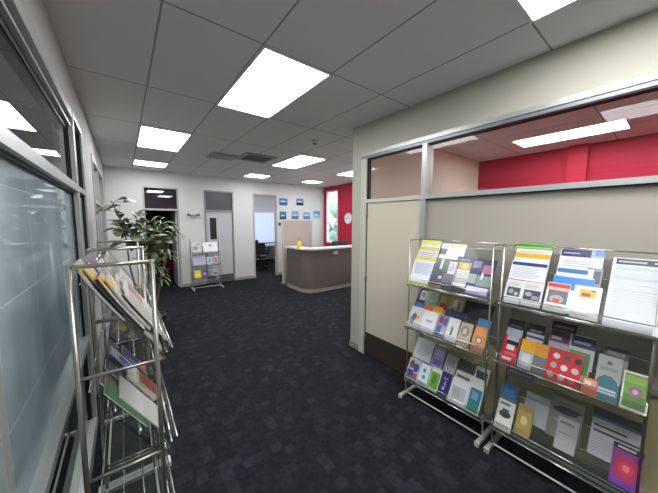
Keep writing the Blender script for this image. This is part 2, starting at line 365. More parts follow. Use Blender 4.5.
# ---------------------------------------------------------------- ceiling fittings
DIFF = mat('f8f9ff', .6, emit=LAMP)
def ceiling_light(x0, x1, y0, y1, label):
    t = thing('ceiling_light', label, 'ceiling light', ((x0+x1)/2, (y0+y1)/2, CEIL), group='recessed ceiling light panels')
    a, b = (x1-x0)/2, (y1-y0)/2; e = .018; bm = B()
    box(bm, (-a, -b, -.014), (-a+e, b, 0)); box(bm, (a-e, -b, -.014), (a, b, 0)); box(bm, (-a+e, -b, -.014), (a-e, -b+e, 0)); box(bm, (-a+e, b-e, -.014), (a-e, b, 0))
    obj('frame', bm, WHITE, t)
    obj('diffuser', boxes(((-a+e, -b+e, -.009), (a-e, b-e, -.003))), DIFF, t)
for a in (
    (0, .6, 0, 1.2, 'large bright rectangular ceiling light panel nearest the camera, above the middle of the corridor'),
    (-.6, 0, 2.43, 3.63, 'bright ceiling light panel near the left wall, above and in front of the potted plant'),
    (-.6, 0, 4.88, 5.44, 'short ceiling light panel against the far wall, above the open dark doorway'),
    (1.8, 2.4, 2.47, 3.67, 'ceiling light panel right of the air grille, before the reception counter'),
    (1.82, 2.4, 4.95, 5.45, 'short ceiling light panel beyond the air grille, above the office doorway'),
    (.6, 1.2, -2.4, -1.2, 'ceiling light panel cut by the top edge of the photo, beside the right partition'),
    (-.6, 0, -2.4, -1.2, 'ceiling light panel overhead, seen only mirrored in the right glass'),
    (3.6, 4.15, 4.95, 5.4, 'small far ceiling light panel above the reception posters'),
    (3.6, 4.2, 2.47, 3.67, 'ceiling light panel over reception, cut off by the right wall corner'),
    (3.87, 4.4, -1.38, -.2, 'long ceiling light panel inside the red meeting room behind the glass'),
    (2.1, 2.7, -3.0, -1.8, 'fill light panel added deeper in the red meeting room, outside the view'),  # added out of view to brighten the meeting room side wall
    (3.87, 4.4, -3.0, -1.8, 'extra fill light panel added at the back of the red meeting room, outside the view'),  # another added panel, lifts the meeting room ceiling
    (-3.7, -3.1, -1.8, -.6, 'unseen fill light panel added in the side room behind the left glass, nearer the camera'),  # unseen, added so the side room looks brighter through the glass
    (-3.7, -3.1, 0, 1.2, 'unseen fill light panel added in the side room behind the left glass, nearer the tiled wall'),  # unseen panel added to light the tiled wall
    (2.4, 3.0, 7.2, 8.4, 'fill light panel added to brighten the far office with black chairs')):  # hidden panel added to brighten the office beyond the doorway
    ceiling_light(*a)
v = thing('air_grille', 'square grey air conditioning grille in the ceiling between two light panels', 'air vent', (1.27, 3.22, CEIL))
bm = B(); e = .06
for s in (-1, 1):
    box(bm, (s*.3, -.3, -.022), (s*(.3-e), .3, 0)); box(bm, (-.3+e, s*.3, -.022), (.3-e, s*(.3-e), 0))
obj('frame', bm, mat('9f9f9f', .5), v)
bm = boxes(((-.24, -.24, -.008), (.24, .24, -.002)))
for k in range(12): box(bm, (-.24, -.235+k*.04, -.018), (.24, -.222+k*.04, -.008), 1)
obj('slats', bm, [mat('3a3a3e'), mat('6c6c70', .5)], v)
v = thing('ceiling_diffuser', 'flat grey air outlet panel in the ceiling, left of the square grille', 'air vent', (.72, 3.52, CEIL))
bm = boxes(((-.24, -.24, -.012), (.24, .24, 0))); obj('plate', bm, mat('b0b0b4', .5), v)
bm = B()
for s in (.08, .14, .20):
    for q in (-1, 1): box(bm, (q*s, -s, -.016), (q*(s-.012), s, -.012)); box(bm, (-s+.012, q*s, -.016), (s-.012, q*(s-.012), -.012))
obj('louvre', bm, mat('8a8a8e'), v)
sm = thing('smoke_detector', 'small round smoke detector on the ceiling', 'smoke detector', (1.54, 1.61, CEIL))
bm = B(); lathe(bm, [(.02, -.045), (.04, -.042), (.05, -.02), (.052, 0)]); obj('body', bm, mat('d8d8d4'), sm)
bm = B(); lathe(bm, [(.018, -.056), (.03, -.053), (.03, -.0455)]); obj('sensor_cap', bm, mat('55555a'), sm)

# ---------------------------------------------------------------- reception
rc = thing('reception_counter', 'curved taupe reception counter with white top and pale plinth', 'counter', (0,0,0))
def counter_outline(off, depth, y1=4.5, x1=4.85, r=.36):
    X0, Y0 = 2.60-off, 3.50-off; r += off
    out = [(X0, y1)]
    for k in range(13):
        a = PI + PI/2*k/12; out.append((X0+r+r*math.cos(a), Y0+r+r*math.sin(a)))
    out.append((x1, Y0)); out.append((x1, Y0+depth)); ri = max(r-depth, .03)
    for k in range(12, -1, -1):
        a = PI + PI/2*k/12; out.append((X0+depth+ri+ri*math.cos(a), Y0+depth+ri+ri*math.sin(a)))
    out.append((X0+depth, y1)); return out
bm = B(); prism(bm, counter_outline(0, .06), .10, 1.07)
obj('front_panel', bm, mat('6e655c', .55), rc)
bm = B(); prism(bm, counter_outline(-.012, .05), 0, .10); obj('plinth', bm, mat('b5ae9f', .5), rc)
bm = B(); prism(bm, counter_outline(.07, .36), 1.07, 1.105); obj('countertop', bm, mat('dddcd8', .35), rc)
bm = B(); prism(bm, counter_outline(-.062, .62), .71, .74); obj('work_surface', bm, mat('bdb8ae', .4), rc)
for q in (((4.2, 3.60, 0), (4.23, 4.1, .71)), ((2.66, 4.40, 0), (3.1, 4.43, .71))): obj('desk_support', boxes(q), mat('857d72'), rc)
sc = thing('privacy_screen', 'beige upright desk screen behind the reception counter', 'screen', (3.06, 4.70, 0))
obj('panel', boxes(((-.46, -.025, .05), (.46, .025, 1.78))), mat('b5a79d', .8), sc)
obj('edge_trim', boxes(((-.48, -.03, .05), (-.46, .03, 1.80)), ((.46, -.03, .05), (.48, .03, 1.80)), ((-.46, -.03, 1.78), (.46, .03, 1.80))), mat('cfcac2', .4), sc)
for x in (-.45, .40): obj('foot', boxes(((x, -.15, 0), (x+.05, .2, .05))), ALUD, sc)
mo = thing('computer_monitor', 'black computer monitor showing over the reception counter top', 'monitor', (4.05, 4.02, .74), 0)
obj('screen_housing', boxes(((-.27, -.02, .10), (.27, .02, .47))), mat('141416', .3), mo)
bm = B(); tube(bm, [(0, .03, .01), (0, .03, .25)], .02); obj('neck', bm, BLACK, mo); obj('base', boxes(((-.12, -.06, 0), (.12, .12, .012))), BLACK, mo)
no = tag(obj('notice_card', boxes(((3.40, 3.488, .92), (3.55, 3.497, 1.0))), mat('dfe6ec', .3)), 'small white card fixed to the front of the counter', 'notice')
bt = thing('sanitiser_bottle', 'small yellow bottle standing on the counter top', 'bottle', (2.68, 3.98, 1.105)); bt.scale = (1.4, 1.4, 1.4)
bm = B(); lathe(bm, [(.035, 0), (.04, .01), (.04, .09), (.015, .115), (.013, .125)]); obj('body', bm, mat('e8c81e', .3), bt)
bm = B(); lathe(bm, [(.016, .125), (.016, .145), (.006, .15), (.006, .17)], n=12); tube(bm, [(0,0,.17), (.03,0,.172)], .006); obj('pump', bm, mat('c46a2a', .4), bt)
ck = thing('wall_clock', 'round white wall clock on the red wall', 'clock', (XE, 4.72, 1.86), 0)
def disc(bm, x0, x1, r, n=32, mi=0):
    a = [bm.verts.new((x0, r*math.cos(2*PI*k/n), r*math.sin(2*PI*k/n))) for k in range(n)]; b = [bm.verts.new((x1, r*math.cos(2*PI*k/n), r*math.sin(2*PI*k/n))) for k in range(n)]
    bm.faces.new(a).material_index = mi; bm.faces.new(b[::-1]).material_index = mi
    for k in range(n): bm.faces.new((a[k], a[(k+1)%n], b[(k+1)%n], b[k])).material_index = mi
bm = B(); disc(bm, 0, -.03, .18); obj('rim', bm, mat('b9bcc0', .3, .5), ck)
bm = B(); disc(bm, -.03, -.034, .165); obj('dial', bm, mat('e9e9ec', .4), ck)
bm = boxes(((-.034, -.006, 0), (-.038, .006, .1)), ((-.034, 0, -.005), (-.038, .12, .005))); obj('hand', bm, BLACK, ck)

# posters on the far wall
posters = [(3.19, 3.53, 2.26, 2.53, '3f7fc0', '1c5fa8', 'blue photo poster, upper left of the wall group'),
 (3.83, 4.15, 2.28, 2.55, '5a8fc0', '22382c', 'photo poster with dark green land and blue top, upper right of the wall group'),
 (3.20, 3.48, 1.80, 2.10, '2f88b8', '17507f', 'deep blue poster, lower row, partly beside the screen top left'),
 (3.64, 3.95, 1.82, 2.13, '8fb8c8', '4d8aa0', 'pale teal sea poster, second in the lower row'),
 (4.10, 4.42, 1.82, 2.11, '86bcd8', '3f86b4', 'light blue poster, third in the lower row'),
 (4.52, 4.84, 1.85, 2.15, '5a9cd0', '9cc4dc', 'blue and white poster nearest the red wall')]
for x0, x1, z0, z1, c1, c2, lb in posters:
    bm = boxes(((x0, YF-.004, z0), (x1, YF, z1))); m_ = .02
    box(bm, (x0+m_, YF-.006, z0+m_+.10), (x1-m_, YF-.004, z1-m_), 1); box(bm, (x0+m_, YF-.006, z0+m_), (x1-m_, YF-.004, z0+m_+.10), 2)
    box(bm, (x0+.07, YF-.007, z0+.12), (x1-.09, YF-.006, z0+.17), 3)
    tag(obj('poster', bm, [mat('e4eaf0'), mat(c1), mat(c2), mat('d4e4ee')]), lb, 'poster', 'blue posters on the far wall')
em = thing('emergency_light', 'small grey twin spot emergency light on the far wall between two doors', 'emergency light', (.66, YF, 1.90))
obj('housing', boxes(((-.07, -.05, -.03), (.07, 0, .04))), mat('a9a9a6', .4), em)
for s in (-1, 1):
    bm = B(); tube(bm, [(s*.06, -.05, .02), (s*.10, -.06, .03), (s*.13, -.10, .02)], [.01, .03, .035], 12); obj('spot_head', bm, mat('6c6c6c', .4), em)
hk = tag(obj('door_phone', boxes(((3.17, YF-.03, 1.62), (3.25, YF, 1.72), 0, .006)), mat('4a4a4a', .4)), 'small dark wall unit beside the office doorway', 'intercom')

# ---------------------------------------------------------------- office chairs and desk in the far office
dk = thing('office_desk', 'white office desk behind the black chairs in the far office', 'desk', (4.1, 9.2, 0))
obj('desktop', boxes(((-1.0, -.4, .70), (.7, .4, .73))), mat('dcdce0', .4), dk)
for x in (-.95, .6): obj('leg', boxes(((x, -.35, 0), (x+.05, .35, .70))), mat('b5b5b8'), dk)
def office_chair(loc, rz, label):
    t = thing('office_chair', label, 'chair', loc, rz, 'black office chairs'); K = mat('15161a', .7)
    bm = B(); box(bm, (-.24, -.24, .44), (.24, .24, .52), 0, .03); obj('seat', bm, K, t)
    bm = B(); box(bm, (-.22, .20, .58), (.22, .27, 1.0), 0, .03); box(bm, (-.03, .22, .46), (.03, .25, .62)); obj('backrest', bm, K, t)
    for s in (-1, 1):
        bm = B(); tube(bm, [(s*.22, 0, .47), (s*.28, 0, .50), (s*.28, .02, .68)], .014); box(bm, (s*.28-.03, -.14, .68), (s*.28+.03, .12, .71)); obj('armrest', bm, K, t)
    bm = B(); tube(bm, [(0, 0, .10), (0, 0, .44)], .028); obj('gas_column', bm, mat('2c2c30', .3, .6), t)
    bm = B()
    for k in range(5):
        a = 2*PI*k/5 + .3; tube(bm, [(0, 0, .11), (.28*math.cos(a), .28*math.sin(a), .075)], [.028, .016])
    obj('star_base', bm, K, t)
    for k in range(5):
        a = 2*PI*k/5 + .3; x, y = .28*math.cos(a), .28*math.sin(a); bm = B(); tube(bm, [(x-.02, y, .03), (x+.02, y, .03)], .03, 12); tube(bm, [(x, y, .03), (x, y, .075)], .008); obj('castor', bm, BLACK, t)
office_chair((3.05, 7.35, 0), 2.6, 'black office chair seen through the office doorway, nearer one')
office_chair((3.45, 8.25, 0), .6, 'black office chair at the desk, farther one behind the first')

# ---------------------------------------------------------------- brochure racks
RW = .74
ZT = {1: 1.155, 2: .715, 3: .175}
SL = Vector((0, .482, .876)); NR = Vector((0, -.876, .482))
SLW = Vector((0, .54, .842)); NRW = Vector((0, -.842, .54))      # flatter slope of the two deeper left racks
def slab(bm, t0, t1, n0, n1, x0, x1, zt, mi=0, SL=SL, NR=NR):
    o = Vector((0, -.01, zt)); vs = []
    for t_ in (t0, t1):
        for n_ in (n0, n1):
            p = o + SL*t_ + NR*n_
            vs += [bm.verts.new((x0, p.y, p.z)), bm.verts.new((x1, p.y, p.z))]
    for f in ((0,1,3,2), (4,6,7,5), (0,4,5,1), (2,3,7,6), (0,2,6,4), (1,5,7,3)): bm.faces.new([vs[i] for i in f]).material_index = mi
def make_rack(label, RW=.74, ZT=ZT, H=1.59, D=.22, r=.007, SL=SL, NR=NR):
    t = thing('brochure_rack', label, 'display rack', group='wire brochure racks')
    for x in (0, RW):
        bm = B()
        tube(bm, [(x, 0, .03), (x, 0, H+r*.8)], r); tube(bm, [(x, -.012, H), (x, D+.004, H)], r*.9); tube(bm, [(x, D, .03), (x, D, H+r*.8)], r)
        for z in ZT.values():
            tube(bm, [(x, -.03, z-.012), (x, D, z-.012)], r*.8); 
            tube(bm, [(x, -.03, z-.012), (x, 0, z+.06)], .004)
        obj('end_frame', bm, STEEL, t)
        f = obj('foot', boxes(((x-.016, -.095, .008), (x+.016, D+.045, .034))), mat('b8b8b4', .4, .5), t)
        for y in (-.095, D+.025): obj('end_cap', boxes(((x-.017, y, 0), (x+.017, y+.014, .035))), mat('d0d0cc', .5), f)
    for y in (0, D): bm = B(); tube(bm, [(0, y, .035), (RW, y, .035)], .007); obj('base_bar', bm, mat('d6d6d2', .4), t)
    if D < .25: bm = B(); tube(bm, [(0, D, H), (RW, D, H)], .0045); obj('top_bar', bm, CHROME, t)
    for z in ZT.values():
        bm = B(); slab(bm, 0, .44, -.003, 0, .01, RW-.01, z, 0, SL, NR); slab(bm, 0, .04, .052, .055, .01, RW-.01, z, 0, SL, NR); slab(bm, -.003, 0, -.003, .055, .01, RW-.01, z, 0, SL, NR)
        s = obj('shelf', bm, ACRYL, t); s['label'] = 'clear plastic shelf'
        bm = B()
        for a, b in ((-.006, .0), (-.006, .03), (-.006, .058), (.05, .058), (.15, -.006), (.30, -.006), (.44, -.006)):
            p = Vector((0, -.01, z)) + SL*a + NR*b; tube(bm, [(0, p.y, p.z), (RW, p.y, p.z)], .0035, 6)
        obj('shelf_wire', bm, CHROME, s)
    return t
R1 = (1.375, -.265); R2 = (1.375, -1.075); RL = (-.75, -.465); RL2 = (-.75, .31)
rk = make_rack('tall wire rack full of brochures beside the beige door, left one of the right-hand pair'); rk.location = (*R1, 0); rk.rotation_euler = (0, 0, -PI/2)
copy_tree(rk, (*R2, 0), -PI/2, 'tall wire rack with the big white poster on top shelf, nearest on the right')
rl = make_rack('wire rack of magazines in the left foreground against the glass partition', D=.262, r=.0095, SL=SLW, NR=NRW); rl.location = (*RL, 0); rl.rotation_euler = (0, 0, PI/2)
copy_tree(rl, (*RL2, 0), PI/2, 'mostly hidden wire rack behind the left foreground rack, before the plant')

TXT = 'a4a4a6'
def lines(u0, v0, u1, v1, n, c=TXT, seed=1):
    rnd = random.Random(seed); h = (v1-v0)/n; return [(u0, v0+h*(k+.25), u0+(u1-u0)*rnd.uniform(.7, 1), v0+h*(k+.6), c) for k in range(n)]
SL0, NR0 = SL, NR
def sheet(name, rack, tier, lay, s, w_, t0, h, base, blocks, label, cat, group, thick=.003, bend=0.0, zt=None, back='e0e0dc'):
    (ox, oy), rz = rack; SL, NR = (SLW, NRW) if rz > 0 else (SL0, NR0); zt = ZT[tier] if zt is None else zt
    loc = Vector((s + w_/2, -.01, zt)) + SL*t0 + NR*(.003 + lay*.007)
    R = Matrix.Rotation(rz, 3, 'Z'); origin = Vector((ox, oy, 0)) + R @ loc
    def P(u, v, d):
        p = SL*(v*h) + NR*(d + bend*v*v*v); return (u*w_ - w_/2, p.y, p.z - bend*.5*v**6)
    bm = B(); cols = [base, back]
    NS = 6 if bend else 1
    def patch(u0, v0, u1, v1, d0, d1, mi):
        vsn = [v0 + (v1-v0)*k/NS for k in range(NS+1)]
        rows = [[bm.verts.new(P(u0, v, d0)), bm.verts.new(P(u1, v, d0)), bm.verts.new(P(u1, v, d1)), bm.verts.new(P(u0, v, d1))] for v in vsn]
        for a, b in zip(rows, rows[1:]):
            for i in range(4): bm.faces.new((a[i], a[(i+1)%4], b[(i+1)%4], b[i])).material_index = mi if i in (2,) else (mi if d0 > .001 else 1)
        bm.faces.new(rows[0][::-1]).material_index = 1; bm.faces.new(rows[-1]).material_index = 1
    patch(0, 0, 1, 1, 0, thick, 0)
    e = .0006
    for i, b in enumerate(blocks):
        if b[4] not in cols: cols.append(b[4])
        if len(b) > 5:                                  # round picture
            cu, cv, ru, rv = (b[0]+b[2])/2, (b[1]+b[3])/2, (b[2]-b[0])/2, (b[3]-b[1])/2; d_ = thick + e + i*.00012
            bm.faces.new([bm.verts.new(P(cu+ru*math.cos(2*PI*k/20), cv+rv*math.sin(2*PI*k/20), d_)) for k in range(20)]).material_index = cols.index(b[4])
            continue
        patch(b[0], b[1], b[2], b[3], thick, thick + e + i*.00012, cols.index(b[4]))
    o = obj(name, bm, [mat(c, .35, 0, .12) for c in cols]); o.location = origin; o.rotation_euler = (0, 0, rz)
    tag(o, label, cat, group)
    return o
K1 = (R1, -PI/2); K2 = (R2, -PI/2); KL = (RL, PI/2); KL2 = (RL2, PI/2)
W = 'd2d2cf'; G1 = 'leaflets on the left right-hand rack'; G2 = 'leaflets on the nearest right-hand rack'; G3 = 'magazines on the left foreground rack'
def br(k, t_, lay, s, w_, t0, h, base, blocks, label, name='leaflet', cat='leaflet', bend=0, thick=.003):
    sheet(name, k, t_, lay, s, w_, t0, h, base, blocks, label, cat, G1 if k is K1 else G2, thick, bend)

# --- rack 1, top shelf
br(K1,1,0, .000,.21,.190,.297, W, [(0,.86,1,1,'cfd43a'),(.1,.80,.9,.86,'d9b8c4')]+lines(.1,.3,.9,.75,8), 'yellow-topped white form at the back, uppermost on the left rack top shelf', 'form', 'paper', .02)
br(K1,1,1, .005,.21,.112,.297, W, [(0,.88,1,1,'d6cf3a')]+lines(.1,.3,.9,.8,8), 'yellow-topped white form, second of the three stepped ones, left rack top shelf', 'form', 'paper', .025)
br(K1,1,2, .000,.225,.008,.285, 'dfe2e6', [(0,.9,1,1,'d8cf2c'),(0,0,1,.08,'d6cf5a'),(.08,.35,.92,.8,'c9d0d8')]+lines(.12,.4,.88,.75,7,'a9b0ba'), 'front white form with yellow bands, lowest of the three at the rack left end', 'form', 'paper', .02)
br(K1,1,0, .216,.23,.165,.297, W, [(.12,.9,.30,.95,'b9b84c'),(.36,.9,.52,.95,'9aa35a'),(.58,.9,.9,.95,'c2be4e'),(0,.62,.28,.82,'2f2c55')]+lines(.35,.5,.95,.8,4,'b5b5b0'), 'white sheet with green-yellow heading letters behind the dark magazine', 'sheet', 'paper')
br(K1,1,3, .215,.21,.022,.278, '262c38', [(.0,.12,.55,.5,'2b3440'),(.42,.55,.75,.95,'3f5a4c'),(.30,.62,.40,.98,'c8cdc4'),(.68,.50,1,.92,'c9cbc8'),(.56,.2,1,.50,'5d5f6a'),(.36,.28,.52,.40,'d8b8c0','o'),(.42,.32,.47,.37,'7a3040','o'),(.0,0,.32,.05,'c8603a'),(.35,0,.6,.05,'b0a060')]+lines(.72,.6,.95,.88,4,'6b7078'), 'dark navy and green photo magazine with a small round badge', 'magazine', 'magazine', 0,.006)
br(K1,1,1, .405,.16,.072,.269, 'd9d8d2', [(0,.82,1,1,'25264f'),(.1,.56,.95,.82,'b59a55'),(.35,.60,.7,.76,'d8c27a','o'),(0,.40,1,.54,'e6e4dc'),(0,.1,1,.30,'b3b1aa')]+lines(.1,.32,.9,.52,3)+lines(.12,.87,.9,.95,1,'9d9dc4'), 'leaflet with navy title band and golden photo', bend=.0)
br(K1,1,2, .540,.19,.060,.275, '2a2350', [(.08,.70,.42,.93,'7a7896'),(.5,.55,.9,.82,'b06a86'),(.3,.62,.5,.72,'3d3566'),(0,.2,.35,.5,'9aa8a4'),(.38,.15,.95,.48,'7e9a8c'),(.5,.35,.6,.58,'d8d4dc','o'),(0,0,1,.12,'8c8a98')], 'navy photo magazine with pink and green pictures', 'magazine', 'magazine',0,.005)
br(K1,1,5, .547,.177,.006,.092, '55478c', [(.08,.2,.97,.85,'d9d6e2')]+lines(.15,.3,.9,.75,3,'a59ac4'), 'small purple-bordered white booklet, in front of the navy magazine', 'booklet', 'booklet')
# --- rack 1, middle shelf back row
br(K1,2,0, .000,.10,.195,.21, 'c9c6cc', [(0,.0,.35,1,'4a3160'),(0,.3,1,.52,'2c1f38'),(.5,.7,.85,.9,'8d9a70')], 'plum and white leaflet, back row left end, middle shelf')
br(K1,2,0, .105,.12,.205,.21, 'b9c4ae', [(.1,.6,.8,.9,'a9b79c'),(.0,.3,1,.5,'a3b39a')], 'pale green leaflet, back row, middle shelf')
br(K1,2,0, .235,.115,.205,.21, '96935c', [(.15,.6,.6,.9,'aeb05c'),(.2,.28,.85,.55,'a02c3a')], 'olive leaflet with red patch, back row, middle shelf')
br(K1,2,0, .355,.11,.215,.21, 'a0917a', [(.2,.5,.5,.8,'c9bc9c'),(.55,.35,.8,.7,'6a5a48'),(.1,.1,.4,.4,'7c2c38')], 'tan photo leaflet, back row, middle shelf')
br(K1,2,0, .480,.235,.255,.15, '17171a', [(.15,.3,.5,.6,'24262a'),(.55,.45,.85,.7,'33302c')], 'wide black leaflet, back row, middle shelf right', name='booklet', cat='booklet')
br(K1,2,1, .025,.09,.062,.21, 'd8dce0', [(0,.7,1,1,'2f6fa0')], 'leaflet with blue heading just showing, middle shelf left')
br(K1,2,1, .118,.095,.062,.21, 'e0c8b4', [(0,.75,1,1,'d07848')], 'leaflet with orange heading just showing, middle shelf')
br(K1,2,1, .216,.085,.072,.21, 'e0d090', [(0,.72,1,1,'e0a828')], 'leaflet with amber heading just showing, middle shelf')
br(K1,2,1, .330,.19,.08,.205, '30365a', [(.05,.6,.95,.8,'22284a')], 'wide navy leaflet just showing above the front row, middle shelf')
br(K1,2,1, .620,.10,.07,.21, '4d80b8', [(0,.55,1,.7,'3a66a0')], 'mid blue leaflet above the orange one, middle shelf right')
# front row
br(K1,2,3, .000,.135,.012,.21, W, [(.15,.15,.5,.60,'7f8798','o'),(.25,.35,.6,.7,'6a6068','o'),(.55,.45,.8,.62,'d89a4a')], 'white leaflet with grey photo and orange spot, front row left end')
br(K1,2,4, .145,.145,.014,.20, 'dfe1e2', [(.3,.52,.72,.57,'55585c'),(.35,.44,.7,.47,TXT)], 'plain white leaflet with one line of grey text, middle shelf')
br(K1,2,3, .298,.098,.012,.205, '8a8ca8', [(.1,.6,.5,.95,'9c3a44','o'),(.5,.55,.9,.9,'5a5a90','o'),(.1,.1,.5,.5,'4c62a0'),(.5,.15,.95,.5,'b8a8b4')], 'purple and red photo leaflet, front row, middle shelf')
br(K1,2,4, .399,.098,.010,.205, 'dfe0da', [(.35,.25,.55,.6,'4f8a68'),(.4,.6,.5,.7,'8ab07a')], 'white leaflet with a green bottle picture')
br(K1,2,3, .502,.10,.008,.20, 'bcae9a', [(.15,.4,.8,.85,'8a7f78','o'),(.3,.5,.6,.75,'cdbca4'),(.1,.1,.9,.3,'a29484')], 'beige leaflet with grey photo, front row, middle shelf')
br(K1,2,4, .620,.10,.006,.205, 'c78a5a', [(.1,.65,.85,.92,'e09a50'),(.25,.30,.75,.6,'8a7468','o'),(.35,.36,.65,.54,'d8c4ac','o'),(.1,.05,.9,.25,'b08468')], 'orange-brown leaflet with round picture, front row right end')
# --- rack 1, bottom shelf
br(K1,3,0, .000,.19,.230,.21, 'bcc2c0', lines(.15,.2,.85,.8,6,'a2a9a8'), 'pale grey sheet leaning at the back left, bottom shelf', 'sheet', 'paper')
br(K1,3,0, .205,.11,.205,.21, '8c88b8', [(.1,.2,.9,.45,'5a5a9a'),(.1,.6,.9,.9,'a9a6cc')], 'lavender leaflet, back row, bottom shelf')
br(K1,3,0, .335,.105,.180,.21, 'a9aaac', [(.15,.5,.85,.85,'8d9092')], 'grey leaflet, back row, bottom shelf')
br(K1,3,0, .455,.105,.185,.21, '26332c', [(.2,.4,.8,.7,'38483c')], 'dark green leaflet, back row, bottom shelf')
br(K1,3,0, .600,.11,.180,.21, 'cfcfca', [(.1,.45,.9,.85,'3a3a3e'),(.2,.15,.8,.35,'8a8a86')], 'white leaflet with dark photo, back row right end, bottom shelf')
br(K1,3,1, .455,.25,.060,.235, 'c9cbc6', [(.05,.75,.5,.85,'5d6250')], 'wide white booklet behind the front row, bottom shelf', 'booklet', 'booklet')
br(K1,3,3, .000,.135,.014,.21, 'b8b0b8', [(.1,.5,.5,.9,'7a5048','o'),(.45,.4,.9,.8,'3a4a8a','o'),(.1,.1,.55,.45,'2c3f86'),(.55,.1,.9,.35,'a84c4c')], 'leaflet with people in red and blue, front row left end, bottom shelf')
br(K1,3,4, .140,.10,.016,.20, 'cfdcdc', [(.3,.6,.6,.8,'3c8c9c','o'),(.35,.3,.7,.5,'4a9aa8','o'),(.1,.05,.9,.15,'9ab8b8')], 'pale leaflet with teal blobs, front row, bottom shelf')
br(K1,3,3, .246,.10,.018,.21, 'c9d8b0', [(.08,.1,.92,.8,'5f9a3c'),(.3,.3,.6,.7,'3f7a2c')], 'leaf green leaflet, front row, bottom shelf')
br(K1,3,4, .350,.095,.020,.21, '2f2560', [(.3,.25,.6,.4,'9a90c8','o'),(.45,.4,.6,.65,'a8a0d0','o'),(.25,.7,.7,.78,'8078b0')], 'dark violet leaflet with pale swirl, front row, bottom shelf')
br(K1,3,3, .449,.148,.014,.21, 'd4d4d6', [(.1,.15,.9,.7,'b0b0b6'),(.2,.3,.6,.6,'a0a2a8')], 'white leaflet with pale grey picture, front row, bottom shelf')
br(K1,3,4, .605,.105,.016,.21, 'c4d4d2', [(.08,.06,.92,.92,'2f6a8a'),(.08,.06,.92,.35,'2c7a60'),(.25,.5,.7,.8,'6a9ab0')], 'white-framed teal and blue leaflet, front row right end, bottom shelf')

# --- rack 2, top shelf
br(K2,1,0, .020,.215,.215,.297, W, [(0,.84,1,1,'5fa03c'),(.02,.87,.98,.91,'86c060')]+lines(.1,.3,.9,.8,8), 'white form with leaf green top band, uppermost stepped form on nearest rack', 'form', 'paper')
br(K2,1,1, .020,.215,.130,.297, W, [(0,.87,1,1,'d8a422')]+lines(.1,.3,.9,.8,8), 'white form with golden top band, between the green and the navy ones', 'form', 'paper')
br(K2,1,2, .015,.215,.060,.297, 'dedfe2', [(.02,.88,1,.97,'26386e'),(0,.48,1,.50,'a04a50')]+lines(.06,.55,.92,.85,7,'9aa4b4'), 'white form with navy title band and thin red rule', 'form', 'paper')
br(K2,1,3, .022,.10,.020,.18, W, [(.1,.30,.9,.68,'4a4a52'),(.2,.4,.5,.6,'9a9a9e','o'),(.55,.35,.8,.5,'b4b4b8','o')]+lines(.1,.72,.8,.9,3), 'white leaflet with black and white group photo, leftmost front on the top shelf')
br(K2,1,4, .128,.115,.020,.18, W, [(.08,.25,.9,.66,'44444e'),(.15,.4,.5,.58,'a0a0a4','o'),(.5,.3,.85,.45,'8c88a0')]+lines(.1,.72,.8,.9,3), 'white leaflet with dark group photo, second on the top shelf')
br(K2,1,0, .282,.215,.200,.297, W, [(.02,.78,.72,.96,'26284e'),(.72,.78,1,.96,'8fa8c4'),(.8,.83,1,.96,'5f7fb0')]+lines(.1,.3,.9,.7,7)+lines(.08,.84,.6,.9,1,'b0b2d0'), 'white sheet with long navy banner behind the blue brochures', 'sheet', 'paper')
br(K2,1,1, .430,.075,.150,.21, '8a8a8c', [(.2,.5,.9,.9,'5a5a60')], 'grey photo leaflet half hidden behind the blue brochures')
br(K2,1,2, .285,.18,.060,.285, 'd4dae0', [(.02,.86,.86,.97,'2e6a9c'),(0,.70,1,.84,'d6dde4')]+lines(.05,.74,.7,.82,2), 'brochure with steel blue title, above the bright blue band', 'brochure', 'brochure')
br(K2,1,3, .278,.20,.030,.25, 'd4dce4', [(0,.62,1,.98,'3a80c4'),(0,.62,.5,.72,'2e6cb0')], 'brochure with bright blue band across the top', 'brochure', 'brochure')
br(K2,1,4, .258,.118,.020,.20, 'd8d6d2', [(.02,.84,.98,.98,'c83c34'),(.1,.3,.95,.74,'6a6e72'),(.2,.3,.8,.58,'a4a8aa','o'),(.35,.3,.65,.46,'c4574a'),(.0,.74,1,.82,'d9a8a0')]+lines(.1,.08,.9,.25,3), 'white leaflet with red title and grey arch photo')
br(K2,1,5, .396,.125,.012,.212, W, [(.22,.64,.80,.90,'d6a32c'),(.3,.68,.62,.78,'7a4c2c'),(.64,.84,.78,.88,'44444a')]+lines(.2,.3,.8,.5,3,'d2d2ce'), 'white leaflet with golden picture box near the top')
br(K2,1,3, .540,.297,.002,.44, 'bfc0c4', [(.05,.90,.98,.985,'17181c'),(.55,.935,.92,.955,'b8b8bc'),(.08,.93,.46,.955,'9a9aa0'),(.06,.83,.70,.87,'a4b2cc'),(.06,.76,.75,.80,'b4c0d6'),(.06,.69,.62,.73,'a9b6d0'),(.06,.62,.95,.66,'b9c4d8'),(.75,.74,.96,.86,'c9d2e0')]+lines(.08,.2,.9,.56,10,'c4c4c8'), 'large white poster sheet with black header and pale blue bands', 'large_sheet', 'poster', .0)
